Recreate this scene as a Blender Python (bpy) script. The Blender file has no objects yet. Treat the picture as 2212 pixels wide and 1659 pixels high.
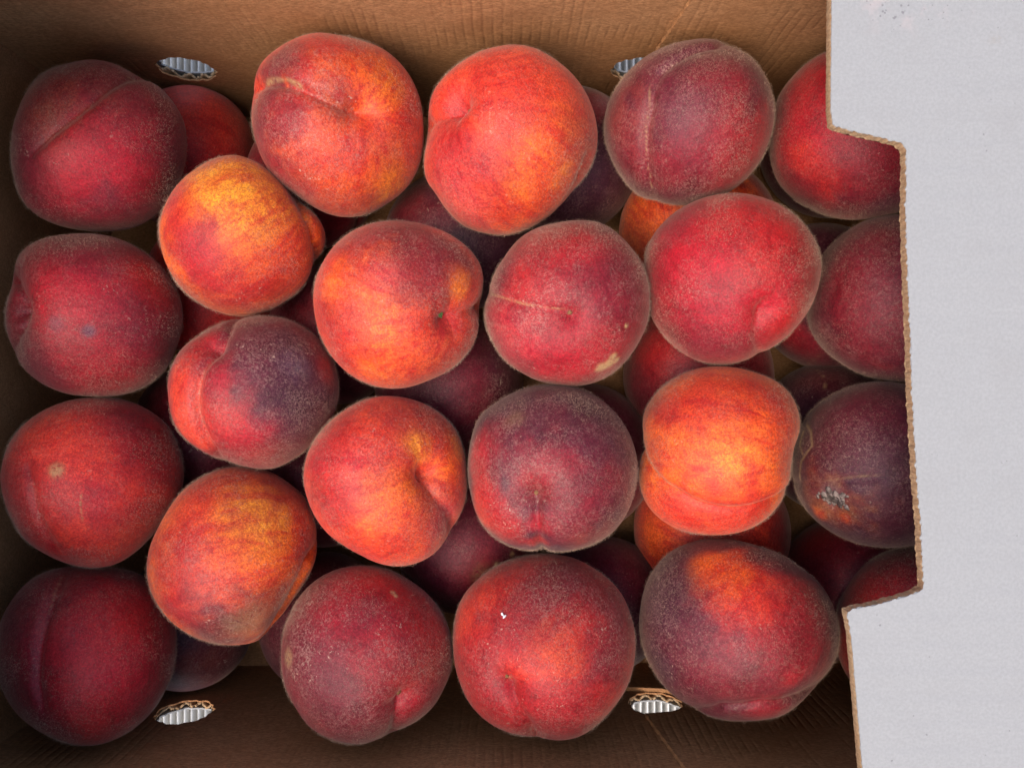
import bpy, bmesh, math, random
import numpy as np
from mathutils import Vector
from mathutils.geometry import tessellate_polygon

# ------------------------------------------------------------------ camera, sky, sun, exposure
S = bpy.context.scene
COL = S.collection
CAM_H, F, CX, CY = 0.394, 1611.0, 1106.0, 829.5      # lens height over the box floor; focal length and centre of a 2212 px wide frame
cam_d = bpy.data.cameras.new('camera')
cam = bpy.data.objects.new('camera', cam_d)
COL.objects.link(cam)
cam.location = (0, 0, CAM_H)
cam_d.sensor_width = 36.0
cam_d.lens = 36.0 * F / 2212.0
cam_d.clip_start = 0.01
cam_d.clip_end = 50.0
cam_d.dof.use_dof = True
cam_d.dof.focus_distance = 0.275
cam_d.dof.aperture_fstop = 24.0
S.camera = cam

SUN_EL, SUN_AZ = math.radians(64), math.radians(226)   # compass angle, clockwise from +Y
w = bpy.data.worlds.new('World')
S.world = w
w.use_nodes = True
nt = w.node_tree
sky = nt.nodes.new('ShaderNodeTexSky')
sky.sky_type = 'NISHITA'
sky.sun_disc = False
sky.sun_elevation = SUN_EL
sky.sun_rotation = SUN_AZ
sky.air_density = 1.0
sky.dust_density = 4.0
sky.ozone_density = 1.0
nt.links.new(sky.outputs[0], nt.nodes['Background'].inputs[0])
nt.nodes['Background'].inputs[1].default_value = 0.15
sd = bpy.data.lights.new('sun', 'SUN')
sd.energy = 1.0
sd.angle = math.radians(50)
sd.color = (1.0, 0.93, 0.84)
sun = bpy.data.objects.new('sun', sd)
COL.objects.link(sun)
to_sun = Vector((math.sin(SUN_AZ) * math.cos(SUN_EL), math.cos(SUN_AZ) * math.cos(SUN_EL), math.sin(SUN_EL)))
sun.rotation_euler = to_sun.to_track_quat('Z', 'Y').to_euler()
S.view_settings.view_transform = 'Standard'
S.view_settings.look = 'None'
S.view_settings.gamma = 1.0
S.view_settings.use_curve_mapping = False
S.view_settings.exposure = 0.95
S.cycles.max_bounces = 6
S.cycles.diffuse_bounces = 1

# ------------------------------------------------------------------ helpers
def at(px, py, z):
    d = CAM_H - z
    return ((px - CX) / F * d, (CY - py) / F * d, z)

def link(name, me, mats, parent=None):
    o = bpy.data.objects.new(name, me)
    COL.objects.link(o)
    for m in (mats if isinstance(mats, (list, tuple)) else [mats]):
        me.materials.append(m)
    if parent:
        o.parent = parent
    return o

def tag(o, label=None, cat=None, group=None, kind=None):
    for k, v in (('label', label), ('category', cat), ('group', group), ('kind', kind)):
        if v:
            o[k] = v
    return o

def mesh_from(name, verts, faces, smooth=False, mat_ids=None):
    me = bpy.data.meshes.new(name)
    me.from_pydata(verts, [], faces)
    if mat_ids:
        for p, i in zip(me.polygons, mat_ids):
            p.material_index = i
    if smooth:
        me.polygons.foreach_set('use_smooth', [True] * len(me.polygons))
    me.update()
    return me

class Nodes:
    def __init__(self, name):
        self.m = bpy.data.materials.new(name)
        self.m.use_nodes = True
        self.t = self.m.node_tree
        self.b = self.t.nodes['Principled BSDF']
    def n(self, typ, **kw):
        nd = self.t.nodes.new(typ)
        for k, v in kw.items():
            setattr(nd, k, v)
        return nd
    def set(self, sock, v):
        if hasattr(v, 'is_linked') or hasattr(v, 'links'):
            self.t.links.new(v, sock)
        else:
            sock.default_value = v
    def math(self, op, a, b=0.0, clamp=False):
        nd = self.n('ShaderNodeMath', operation=op, use_clamp=clamp)
        self.set(nd.inputs[0], a); self.set(nd.inputs[1], b)
        return nd.outputs[0]
    def mix(self, f, a, b, mode='MIX'):
        nd = self.n('ShaderNodeMix', data_type='RGBA', blend_type=mode)
        self.set(nd.inputs[0], f); self.set(nd.inputs[6], a); self.set(nd.inputs[7], b)
        return nd.outputs[2]
    def rng(self, v, a, b, c=0.0, d=1.0):
        nd = self.n('ShaderNodeMapRange', interpolation_type='SMOOTHSTEP')
        self.set(nd.inputs[0], v)
        for i, x in enumerate((a, b, c, d)):
            nd.inputs[1 + i].default_value = x
        return nd.outputs[0]
    def noise(self, vec, scale, detail=3.0, rough=0.55, w=None, dist=0.0):
        nd = self.n('ShaderNodeTexNoise', noise_dimensions='4D' if w is not None else '3D')
        self.set(nd.inputs['Vector'], vec)
        nd.inputs['Scale'].default_value = scale
        nd.inputs['Detail'].default_value = detail
        nd.inputs['Roughness'].default_value = rough
        nd.inputs['Distortion'].default_value = dist
        if w is not None:
            self.set(nd.inputs['W'], w)
        return nd.outputs[0]
    def mapped(self, vec, scale):
        nd = self.n('ShaderNodeMapping')
        self.set(nd.inputs[0], vec)
        nd.inputs['Scale'].default_value = scale
        return nd.outputs[0]
    def bump(self, h, strength, dist):
        nd = self.n('ShaderNodeBump')
        nd.inputs['Strength'].default_value = strength
        nd.inputs['Distance'].default_value = dist
        self.set(nd.inputs['Height'], h)
        self.set(self.b.inputs['Normal'], nd.outputs[0])

def c4(r, g, b):
    return (r, g, b, 1.0)

# ------------------------------------------------------------------ materials
def kraft_material(name, base, fibre_axis=0, flute=True):
    k = Nodes(name)
    obj = k.n('ShaderNodeTexCoord').outputs['Object']
    sc = [1.0, 1.0, 1.0]; sc[fibre_axis] = 0.42
    fib = k.noise(k.mapped(obj, sc), 1500, 4, 0.7)
    blot = k.noise(obj, 28, 4, 0.6)
    mid = k.noise(k.mapped(obj, sc), 320, 4, 0.65)
    dk = tuple(x * 0.72 for x in base); lt = (min(1, base[0] * 1.42), min(1, base[1] * 1.5), min(1, base[2] * 1.6))
    c = k.mix(k.rng(fib, 0.32, 0.68), c4(*dk), c4(*lt))
    c = k.mix(k.math('MULTIPLY', k.rng(mid, 0.35, 0.75), 0.5), c, c4(*(x * 0.8 for x in base)))
    c = k.mix(k.math('MULTIPLY', k.rng(blot, 0.35, 0.7), 0.35), c, c4(base[0] * 0.92, base[1] * 0.78, base[2] * 0.66))
    scl = [5.0, 5.0, 5.0]; scl[fibre_axis] = 0.9
    scr = k.math('MULTIPLY', k.rng(k.noise(k.mapped(obj, scl), 60, 3, 0.6, None, 0.6), 0.62, 0.70), k.rng(k.noise(obj, 22, 2), 0.48, 0.62))
    c = k.mix(k.math('MULTIPLY', scr, 0.45), c, c4(*(min(1, x * 1.55) for x in base)))
    stain = k.math('MULTIPLY', k.rng(k.noise(obj, 16, 4, 0.6, None, 0.5), 0.60, 0.68), 0.28)
    c = k.mix(stain, c, c4(*(x * 0.55 for x in base)))
    k.set(k.b.inputs['Base Color'], c)
    k.b.inputs['Roughness'].default_value = 0.78
    k.b.inputs['Specular IOR Level'].default_value = 0.25
    h = k.math('ADD', k.math('MULTIPLY', fib, 0.5), k.math('MULTIPLY', mid, 0.8))
    if flute:
        sx = k.n('ShaderNodeSeparateXYZ'); k.set(sx.inputs[0], obj)
        x = k.math('ADD', sx.outputs[0], k.math('MULTIPLY', blot, 0.003))
        s = k.math('SINE', k.math('MULTIPLY', x, 2 * math.pi / 0.0076))
        s = k.math('MULTIPLY', k.math('POWER', k.math('ABSOLUTE', s), 6.0), k.math('MULTIPLY', k.rng(k.noise(obj, 45, 2), 0.4, 0.7), -1.1))
        h = k.math('ADD', h, s)
    k.bump(h, 0.55, 0.0004)
    return k.m

M_KRAFT = kraft_material('kraft_liner', (0.39, 0.178, 0.070))
M_EDGE = kraft_material('torn_kraft_edge', (0.36, 0.225, 0.118), 2, False)
M_FLUTE = kraft_material('kraft_medium', (0.30, 0.16, 0.065), 2, False)

def white_material():
    k = Nodes('white_board')
    obj = k.n('ShaderNodeTexCoord').outputs['Object']
    fib = k.noise(obj, 1100, 4, 0.65)
    cl = k.noise(obj, 60, 4, 0.6)
    c = k.mix(k.rng(fib, 0.3, 0.7), c4(0.276, 0.270, 0.260), c4(0.312, 0.306, 0.295))
    c = k.mix(k.math('MULTIPLY', k.rng(cl, 0.45, 0.8), 0.25), c, c4(0.255, 0.243, 0.228))
    fx = k.n('ShaderNodeSeparateXYZ'); k.set(fx.inputs[0], obj)
    wv = k.math('SINE', k.math('ADD', k.math('MULTIPLY', fx.outputs[1], 2 * math.pi / 0.0076), k.math('MULTIPLY', cl, 2.0)))
    c = k.mix(k.math('MULTIPLY', k.rng(wv, 0.2, 1.0), k.rng(k.noise(obj, 18, 3), 0.4, 0.65, 0.0, 0.10)), c, c4(0.24, 0.24, 0.245))
    big = k.noise(obj, 14, 5, 0.62, None, 0.8)
    c = k.mix(k.rng(big, 0.5, 0.8, 0.0, 0.35), c, c4(0.29, 0.28, 0.265))
    stn = k.math('MULTIPLY', k.rng(k.noise(obj, 34, 2), 0.66, 0.72), k.rng(k.noise(obj, 300, 4, 0.7), 0.42, 0.7))
    c = k.mix(k.math('MULTIPLY', stn, 0.5), c, c4(0.25, 0.20, 0.14))
    # handling dirt: fine dark specks, thick near the worn corner, sparse elsewhere
    sx = k.n('ShaderNodeSeparateXYZ'); k.set(sx.inputs[0], obj)
    dx = k.math('DIVIDE', k.math('SUBTRACT', sx.outputs[0], 0.113), 0.028)
    dy = k.math('DIVIDE', k.math('SUBTRACT', sx.outputs[1], 0.110), 0.013)
    dd = k.math('SQRT', k.math('ADD', k.math('MULTIPLY', dx, dx), k.math('MULTIPLY', dy, dy)))
    corner = k.rng(dd, 1.0, 0.2)
    v = k.n('ShaderNodeTexVoronoi'); k.set(v.inputs['Vector'], obj); v.inputs['Scale'].default_value = 700
    pick = k.noise(obj, 260, 1, 0.5)
    thr = k.math('ADD', k.math('MULTIPLY', corner, 0.24), k.rng(pick, 0.70, 0.73, 0.0, 0.22))
    sp = k.math('LESS_THAN', v.outputs['Distance'], thr)
    sp = k.math('MULTIPLY', sp, k.rng(k.noise(obj, 420, 1), 0.46, 0.52))
    c = k.mix(k.math('MULTIPLY', sp, 0.75), c, c4(0.16, 0.145, 0.15))
    smudge = k.math('MULTIPLY', corner, k.rng(k.noise(obj, 150, 4, 0.7), 0.48, 0.75))
    c = k.mix(k.math('MULTIPLY', smudge, 0.55), c, c4(0.42, 0.34, 0.32))
    k.set(k.b.inputs['Base Color'], c)
    k.b.inputs['Roughness'].default_value = 0.55
    k.b.inputs['Specular IOR Level'].default_value = 0.3
    k.bump(k.math('ADD', k.math('ADD', fib, k.math('MULTIPLY', cl, 1.5)), k.math('ADD', k.math('MULTIPLY', wv, 0.25), k.math('MULTIPLY', big, 8.0))), 0.35, 0.0002)
    return k.m
M_WHITE = white_material()

def peach_material():
    k = Nodes('peach_skin')
    obj = k.n('ShaderNodeTexCoord').outputs['Object']
    rnd = k.math('MULTIPLY', k.n('ShaderNodeObjectInfo').outputs['Random'], 37.0)
    col = k.n('ShaderNodeAttribute', attribute_name='skin').outputs['Color']
    fz = k.n('ShaderNodeAttribute', attribute_name='fuzz').outputs['Fac']
    sca = k.n('ShaderNodeAttribute', attribute_name='scar').outputs['Fac']
    sep = k.n('ShaderNodeSeparateColor'); k.set(sep.inputs[0], col)
    orange = k.rng(sep.outputs[1], 0.06, 0.20)
    # mottles and streaks of blush
    m1 = k.noise(obj, 120, 6, 0.68, rnd, 0.6)
    m2 = k.noise(obj, 360, 5, 0.65, rnd, 0.4)
    c = k.mix(k.math('MULTIPLY', k.rng(m1, 0.47, 0.70), 0.75), col, k.mix(1.0, col, c4(0.80, 0.36, 0.62), 'MULTIPLY'))
    c = k.mix(k.math('MULTIPLY', k.rng(m2, 0.48, 0.72), 0.55), c, k.mix(1.0, c, c4(0.82, 0.50, 0.66), 'MULTIPLY'))
    c = k.mix(k.math('MULTIPLY', k.rng(m2, 0.48, 0.30), 0.35), c, k.mix(1.0, c, c4(1.25, 1.6, 1.2), 'MULTIPLY'))
    mer = k.n('ShaderNodeAttribute', attribute_name='meridian').outputs['Vector']
    st = k.noise(mer, 7.0, 6, 0.66, rnd, 0.5)
    c = k.mix(k.math('MULTIPLY', k.rng(st, 0.50, 0.62), 0.85), c, k.mix(1.0, c, c4(0.80, 0.30, 0.62), 'MULTIPLY'))
    c = k.mix(k.math('MULTIPLY', k.rng(st, 0.47, 0.36), 0.5), c, k.mix(1.0, c, c4(1.18, 1.7, 1.1), 'MULTIPLY'))
    m0 = k.noise(obj, 48, 4, 0.6, rnd, 0.8)
    c = k.mix(k.math('MULTIPLY', k.rng(m0, 0.50, 0.60), 0.65), c, k.mix(1.0, c, c4(0.78, 0.42, 0.70), 'MULTIPLY'))
    gr = k.noise(obj, 1350, 3, 0.65, rnd, 0.8)
    c = k.mix(0.8, c, k.mix(1.0, c, k.mix(k.rng(gr, 0.38, 0.62), c4(0.60, 0.42, 0.5), c4(1.18, 1.35, 1.25)), 'MULTIPLY'))
    # pore dots where the ground colour shows
    v = k.n('ShaderNodeTexVoronoi', voronoi_dimensions='3D'); k.set(v.inputs['Vector'], obj); v.inputs['Scale'].default_value = 1150
    dots = k.math('MULTIPLY', k.rng(v.outputs['Distance'], 0.36, 0.2), k.rng(k.noise(obj, 90, 2, 0.5, rnd), 0.38, 0.6))
    c = k.mix(k.math('MULTIPLY', k.math('MULTIPLY', dots, orange), 0.75), c, c4(0.40, 0.035, 0.02))
    # down: matted pale hairs lying on the skin
    f1 = k.noise(obj, 1150, 3, 0.7, rnd, 1.2)
    f2 = k.noise(obj, 62, 5, 0.68, rnd, 0.7)
    fa = k.math('MULTIPLY', k.rng(f1, 0.44, 0.66), k.math('MULTIPLY', fz, k.rng(f2, 0.36, 0.62, 0.04, 1.15)))
    c = k.mix(k.math('MULTIPLY', fa, 0.52), c, k.mix(0.34, c4(0.43, 0.25, 0.195), col))
    fl = k.math('MULTIPLY', k.rng(k.noise(obj, 620, 2, 0.5, rnd, 1.2), 0.64, 0.70), k.rng(k.noise(obj, 55, 2, 0.5, rnd), 0.48, 0.64))
    c = k.mix(k.math('MULTIPLY', fl, k.math('MULTIPLY', fz, 0.55)), c, c4(0.56, 0.38, 0.27))
    # corky tan scars
    sc = k.math('MULTIPLY', sca, k.rng(k.noise(obj, 700, 4, 0.7, rnd), 0.32, 0.50))
    c = k.mix(sc, c, k.mix(k.noise(obj, 1500, 2), c4(0.30, 0.16, 0.05), c4(0.66, 0.44, 0.20)))
    k.set(k.b.inputs['Base Color'], c)
    k.b.inputs['Roughness'].default_value = 0.5
    k.b.inputs['Specular IOR Level'].default_value = 0.36
    k.b.inputs['Sheen Weight'].default_value = 0.30
    k.b.inputs['Sheen Roughness'].default_value = 0.42
    k.b.inputs['Sheen Tint'].default_value = (0.74, 0.53, 0.40, 1)
    h = k.math('ADD', k.math('MULTIPLY', f1, 0.5), k.math('MULTIPLY', m2, 1.0))
    h = k.math('ADD', h, k.math('MULTIPLY', sc, 0.9))
    k.bump(h, 0.6, 0.0006)
    return k.m
M_PEACH = peach_material()

def plain(name, rgb, rough=0.7, scale=900, var=0.3, spec=0.3):
    k = Nodes(name)
    obj = k.n('ShaderNodeTexCoord').outputs['Object']
    n = k.noise(obj, scale, 4, 0.65)
    k.set(k.b.inputs['Base Color'], k.mix(k.rng(n, 0.3, 0.7), c4(*(x * (1 - var) for x in rgb)), c4(*(min(1, x * (1 + var)) for x in rgb))))
    k.b.inputs['Roughness'].default_value = rough
    k.b.inputs['Specular IOR Level'].default_value = spec
    k.bump(n, 0.4, 0.0003)
    return k.m
M_HAIR = plain('pale_down', (0.46, 0.30, 0.21), 0.8, 200, 0.15, 0.2)
M_STEM = plain('dry_stem_scar', (0.20, 0.09, 0.035))
M_LEAF = plain('green_leaf_scrap', (0.07, 0.12, 0.03))
M_FLAKE = plain('white_petal_flake', (0.8, 0.76, 0.74), 0.6)
M_MOULD = plain('grey_mould', (0.25, 0.19, 0.16), 0.9, 500, 0.5)
M_SHEET = plain('pale_ribbed_sheet', (0.60, 0.59, 0.56), 0.3, 120, 0.12, 0.6)

# ------------------------------------------------------------------ ground: the ribbed pale sheet the box stands on
def ribbed_ground():
    per, seg, x0, x1, y0, y1 = 0.0037, 8, -0.45, 0.45, -0.36, 0.36
    n = int((x1 - x0) / per * seg)
    vs, fs = [], []
    for i in range(n + 1):
        x = x0 + i * per / seg
        z = -0.0095 + 0.0052 * math.sin(2 * math.pi * i / seg)
        vs += [(x, y0, z), (x, y1, z)]
    for i in range(n):
        a = 2 * i
        fs.append((a, a + 2, a + 3, a + 1))
    o = link('ground', mesh_from('ground', vs, fs, True), M_SHEET)
    tag(o, 'pale ribbed sheet under the cardboard box, seen through the vent holes', kind='structure')
ribbed_ground()

# ------------------------------------------------------------------ the cardboard box
XL, XR, YN, YS, ZT, TH = -0.212, 0.212, 0.141, -0.149, 0.175, 0.0042
box = bpy.data.objects.new('cardboard_box', None)
COL.objects.link(box)
box.empty_display_size = 0.05
tag(box, 'open brown cardboard fruit box with a white notched top flap, holding all the peaches', 'box')
rng = random.Random(7)

def sheet_slab(polys, to3d, thick):
    """outline plus holes in 2D -> a slab; to3d(u, v, t) places it, t runs 0..thick"""
    flat = [p for poly in polys for p in poly]
    tris = tessellate_polygon([[Vector((u, v, 0)) for u, v in poly] for poly in polys])
    vs = [to3d(u, v, 0.0) for u, v in flat] + [to3d(u, v, thick) for u, v in flat]
    n = len(flat)
    fs = [tuple(t) for t in tris] + [tuple(i + n for i in reversed(t)) for t in tris]
    s = 0
    for poly in polys:
        m = len(poly)
        for i in range(m):
            a, b = s + i, s + (i + 1) % m
            fs.append((a, b, b + n, a + n))
        s += m
    return vs, fs

def fix_normals(me):
    bm = bmesh.new(); bm.from_mesh(me)
    bmesh.ops.recalc_face_normals(bm, faces=bm.faces)
    bm.to_mesh(me); bm.free()

def ragged_circle(cx, cz, r, seed, amp=0.0005, n=60):
    q = random.Random(seed); ph = [q.uniform(0, 6.28) for _ in range(4)]
    out = []
    for i in range(n):
        a = 2 * math.pi * i / n
        rr = r + amp * (0.6 * math.sin(7 * a + ph[0]) + 0.5 * math.sin(13 * a + ph[1]) + 0.4 * math.sin(19 * a + ph[2])) + amp * q.uniform(-0.5, 0.5)
        out.append((cx + rr * math.cos(a), cz + rr * math.sin(a)))
    return out

def side_wall(y, sgn, holes, label):
    """long wall; inner face at y, board thickness running outwards (sgn)"""
    lin = 0.0007
    def place(off):
        return lambda u, v, t: (u, y + sgn * (off + t), v)
    rect = [(XL - TH, -0.001), (XR + TH, -0.001), (XR + TH, ZT), (XL - TH, ZT)]
    inner = [rect] + [ragged_circle(hx, hz, hr, 11 + i) for i, (hx, hz, hr) in enumerate(holes)]
    outer = [rect] + [ragged_circle(hx, hz, hr * 1.0, 41 + i) for i, (hx, hz, hr) in enumerate(holes)]
    vs, fs = sheet_slab(inner, place(0.0), lin)
    me = mesh_from('wall', vs, fs); fix_normals(me)
    wl = link('wall', me, M_KRAFT, box)
    wl['label'] = label
    vs, fs = sheet_slab(outer, place(TH - lin), lin)
    me = mesh_from('outer_liner', vs, fs); fix_normals(me)
    link('outer_liner', me, M_WHITE, wl)
    # fluted medium between the liners where a hole lays it open
    vs, fs = [], []
    for hi, (hx, hz, hr) in enumerate(holes):
        nx, nz, ext = 96, 34, hr + 0.006
        base = len(vs)
        amp = TH / 2 - lin - 0.0003
        for j in range(nz + 1):
            for i in range(nx + 1):
                x = hx - ext + 2 * ext * i / nx
                z = hz - ext + 2 * ext * j / nz
                crush = 1.0 - 0.35 * math.exp(-((math.hypot(x - hx, z - hz) - hr) / 0.002) ** 2) * rng.random()
                vs.append((x, y + sgn * (TH / 2 + amp * crush * math.sin(2 * math.pi * x / 0.0066)), z))
        for j in range(nz):
            for i in range(nx):
                x = hx - ext + 2 * ext * (i + 0.5) / nx
                z = hz - ext + 2 * ext * (j + 0.5) / nz
                if math.hypot(x - hx, z - hz) > hr + 0.0002 + 0.0004 * math.sin(i * 1.3):
                    a = base + j * (nx + 1) + i
                    fs.append((a, a + 1, a + nx + 2, a + nx + 1))
    fl = link('fluting', mesh_from('fluting', vs, fs, True), M_EDGE, wl)
    so = fl.modifiers.new('thickness', 'SOLIDIFY'); so.thickness = 0.0010; so.offset = 0
    vs = [(XL - TH, y + sgn * lin, ZT - 0.001), (XR + TH, y + sgn * lin, ZT - 0.001), (XR + TH, y + sgn * (TH - lin), ZT - 0.001), (XL - TH, y + sgn * (TH - lin), ZT - 0.001)]
    link('top_edge', mesh_from('top_edge', vs, [(0, 1, 2, 3)]), M_EDGE, wl)
    return wl

HR = 0.0124
HN = [(-0.1460, 0.059, HR), (0.0570, 0.059, HR)]
HS = [(-0.1490, 0.0545, HR), (0.0670, 0.046, HR)]
side_wall(YN, 1, HN, 'sunlit brown inner wall above the peaches')
side_wall(YS, -1, HS, 'shaded brown inner wall below the peaches')

def end_wall(x, sgn, label):
    to3d = lambda u, v, t: (x + sgn * t, u, v)
    vs, fs = sheet_slab([[(YS + 0.0002, -0.001), (YN - 0.0002, -0.001), (YN - 0.0002, ZT), (YS + 0.0002, ZT)]], to3d, TH)
    me = mesh_from('wall', vs, fs); fix_normals(me)
    o = link('wall', me, M_KRAFT, box); o['label'] = label
end_wall(XL, -1, 'left end wall in deep shade')
end_wall(XR, 1, 'right end wall under the white flap')
vs, fs = sheet_slab([[(XL + .0003, YS + .0003), (XR - .0003, YS + .0003), (XR - .0003, YN - .0003), (XL + .0003, YN - .0003)]], lambda u, v, t: (u, v, -t), 0.002)
me = mesh_from('floor_panel', vs, fs); fix_normals(me)
link('floor_panel', me, M_KRAFT, box)

def lap_panel(y, sgn, edge, hole, label):
    """second ply glued to the wall; its free edge runs almost upright and steps round the vent hole"""
    (xa, za), (xb, zb) = edge
    xe = lambda z: xa + (xb - xa) * (z - za) / (zb - za)
    pts = []
    hx, hz, hr = hole
    n = 90
    q = random.Random(3)
    for i in range(n + 1):
        z = 0.001 + (ZT - 0.002) * i / n
        x = xe(z) + 0.0002 * math.sin(z * 900) + q.uniform(-.00012, .00012)
        dz = z - hz
        if abs(dz) < hr + 0.001:
            x = max(x, hx + math.sqrt((hr + 0.001) ** 2 - dz * dz))
        pts.append((x, z))
    pts += [(XR - 0.0004, ZT - 0.001), (XR - 0.0004, 0.001)]
    vs, fs = sheet_slab([pts], lambda u, v, t: (u, y - sgn * (0.0002 + t), v), 0.0018)
    me = mesh_from('lap_panel', vs, fs); fix_normals(me)
    o = link('lap_panel', me, M_KRAFT, box); o['label'] = label
lap_panel(YN, 1, ((0.0602, 0.079), (0.0648, 0.120)), HN[1], 'glued lap with a free upright edge on the bright wall')
lap_panel(YS, -1, ((0.0598, 0.062), (0.0660, 0.105)), HS[1], 'glued lap with a free upright edge on the shaded wall')

def flap(outline, scallop, label, name='top_flap'):
    """top flap: white face, brown edge torn in layers. outline = closed list of (x, y) at the top face;
    scallop(i, frac) -> outward push of the edge for each layer"""
    dense, tags_ = [], []
    n = len(outline)
    for i in range(n):
        a, b = outline[i], outline[(i + 1) % n]
        L = math.hypot(b[0] - a[0], b[1] - a[1])
        m = max(1, int(L / 0.0005)) if outline_edge(i, n) else 1
        for j in range(m):
            f = j / m
            dense.append((a[0] + (b[0] - a[0]) * f, a[1] + (b[1] - a[1]) * f)); tags_.append(i)
    N = len(dense)
    zt = ZT + TH
    layers = [(0.0, 0), (-0.0004, 1), (-0.0009, 2), (-0.0017, 3), (-0.0025, 4), (-0.0031, 5), (-0.0036, 6)]
    vs, fs, mi = [], [], []
    s = 0.0
    for dz, li in layers:
        s = 0.0
        for i, (x, y) in enumerate(dense):
            a, b = dense[i - 1], dense[(i + 1) % N]
            tx, ty = b[0] - a[0], b[1] - a[1]
            L = math.hypot(tx, ty) or 1.0
            nx, ny = ty / L, -tx / L
            s += 0.0005
            p = scallop(tags_[i], s, li) if outline_edge(tags_[i], n) else 0.0
            vs.append((x + nx * p, y + ny * p, zt + dz))
    tris = tessellate_polygon([[Vector((v[0], v[1], 0)) for v in vs[:N]]])
    for t in tris:
        fs.append(tuple(t)); mi.append(0)
    for t in tris:
        fs.append(tuple(k + N * 6 for k in reversed(t))); mi.append(1)
    for l in range(6):
        for i in range(N):
            j = (i + 1) % N
            fs.append((l * N + i, l * N + j, (l + 1) * N + j, (l + 1) * N + i)); mi.append(0 if l == 0 else 1)
    me = mesh_from(name, vs, fs, False, mi)
    fix_normals(me)
    o = link(name, me, [M_WHITE, M_EDGE], box)
    o['label'] = label
    return o

outline_edge = lambda i, n: i < n - 4
zt = ZT + TH
R_PX = [(1798, -40), (1797, 0), (1796, 120), (1795, 230), (1799, 268), (1808, 274), (1944, 307), (1954, 314), (1958, 326), (1959, 382), (1957, 450), (1960, 550), (1963, 632), (1968, 741),
        (1970, 834), (1976, 940), (1982, 1050), (1989, 1118), (1993, 1213), (1997, 1262), (1994, 1272), (1984, 1279), (1949, 1291), (1895, 1306), (1843, 1316), (1832, 1322), (1831, 1332),
        (1839, 1370), (1846, 1452), (1854, 1547), (1863, 1654), (1867, 1700)]
r_out = [at(x, y, zt)[:2] for x, y in R_PX]
r_poly = [(r_out[0][0], YN + TH)] + r_out + [(r_out[-1][0], YS - TH), (XR + TH, YS - TH), (XR + TH, YN + TH)]
qr = random.Random(5)
PH = [[qr.uniform(0, 6.28) for _ in range(6)] for _ in range(8)]
def torn(i, s, li):
    inner = 6 <= i <= 27
    a = 0.00019 if inner else 0.00007
    p = PH[li] if li in (0, 6) else [x + 0.25 * li for x in PH[1]]
    bead = 0.5 + 0.5 * math.sin(2 * math.pi * s / 0.0031 + 1.6 * math.sin(s * 330) + 1.1 * math.sin(s * 770)) if inner else 0.5
    v = a * (0.8 * math.sin(s * 2 * math.pi / 0.0041 + p[0]) + 0.7 * math.sin(s * 2 * math.pi / 0.0023 + p[1]) + 0.5 * math.sin(s * 2 * math.pi / 0.0105 + p[2]) + 0.4 * math.sin(s * 2 * math.pi / 0.0015 + p[3]))
    bulge = (0, 0.1, 0.75, 1.0, 0.8, 0.6, 0.1)[li] * (0.00022 * (bead ** 0.7) * (0.65 + 0.35 * math.sin(s * 210)) if inner else 0.0002)
    return v * (0.7 if li in (0, 6) else 1) + bulge
flap(r_poly, torn, 'white-faced right top flap with a cut notch and torn brown edge')
# the matching flap on the left lies almost wholly outside the picture
xe = at(3, 0, ZT)[0]
l_pts = [(xe - 0.010, YS - TH), (xe - 0.012, -0.072), (xe - 0.048, -0.066), (xe - 0.048, 0.072), (xe - 0.0005, 0.0785), (xe, YN + TH)]
l_poly = l_pts + [(XL - TH, YN + TH), (XL - TH, YS - TH)]
outline_edge = lambda i, n: i < n - 3
flap(l_poly, torn, 'left top flap, only its torn edge in view')

# ------------------------------------------------------------------ peaches
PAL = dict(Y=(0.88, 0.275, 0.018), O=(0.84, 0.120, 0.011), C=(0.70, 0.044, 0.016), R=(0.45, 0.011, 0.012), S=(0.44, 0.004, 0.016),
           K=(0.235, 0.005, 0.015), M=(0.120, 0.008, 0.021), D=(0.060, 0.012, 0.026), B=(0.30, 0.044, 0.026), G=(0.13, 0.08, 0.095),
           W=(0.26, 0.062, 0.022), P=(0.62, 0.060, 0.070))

def ico(sub):
    bm = bmesh.new()
    bmesh.ops.create_icosphere(bm, subdivisions=sub, radius=1.0)
    v = np.array([x.co[:] for x in bm.verts])
    f = np.array([[x.index for x in p.verts] for p in bm.faces])
    bm.free()
    return v / np.linalg.norm(v, axis=1)[:, None], f
ICO = {6: ico(6), 7: ico(7)}

def wave_noise(d, freq, seed, n=14):
    r = np.random.default_rng(seed)
    k = r.normal(size=(n, 3)); k /= np.linalg.norm(k, axis=1)[:, None]
    fr = freq * r.uniform(0.6, 1.5, n)
    return (np.cos(d @ (k * fr[:, None]).T + r.uniform(0, 6.283, n)).sum(1)) / math.sqrt(n / 2.0)

FRUIT = []          # (object, centre, mean radius)

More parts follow.
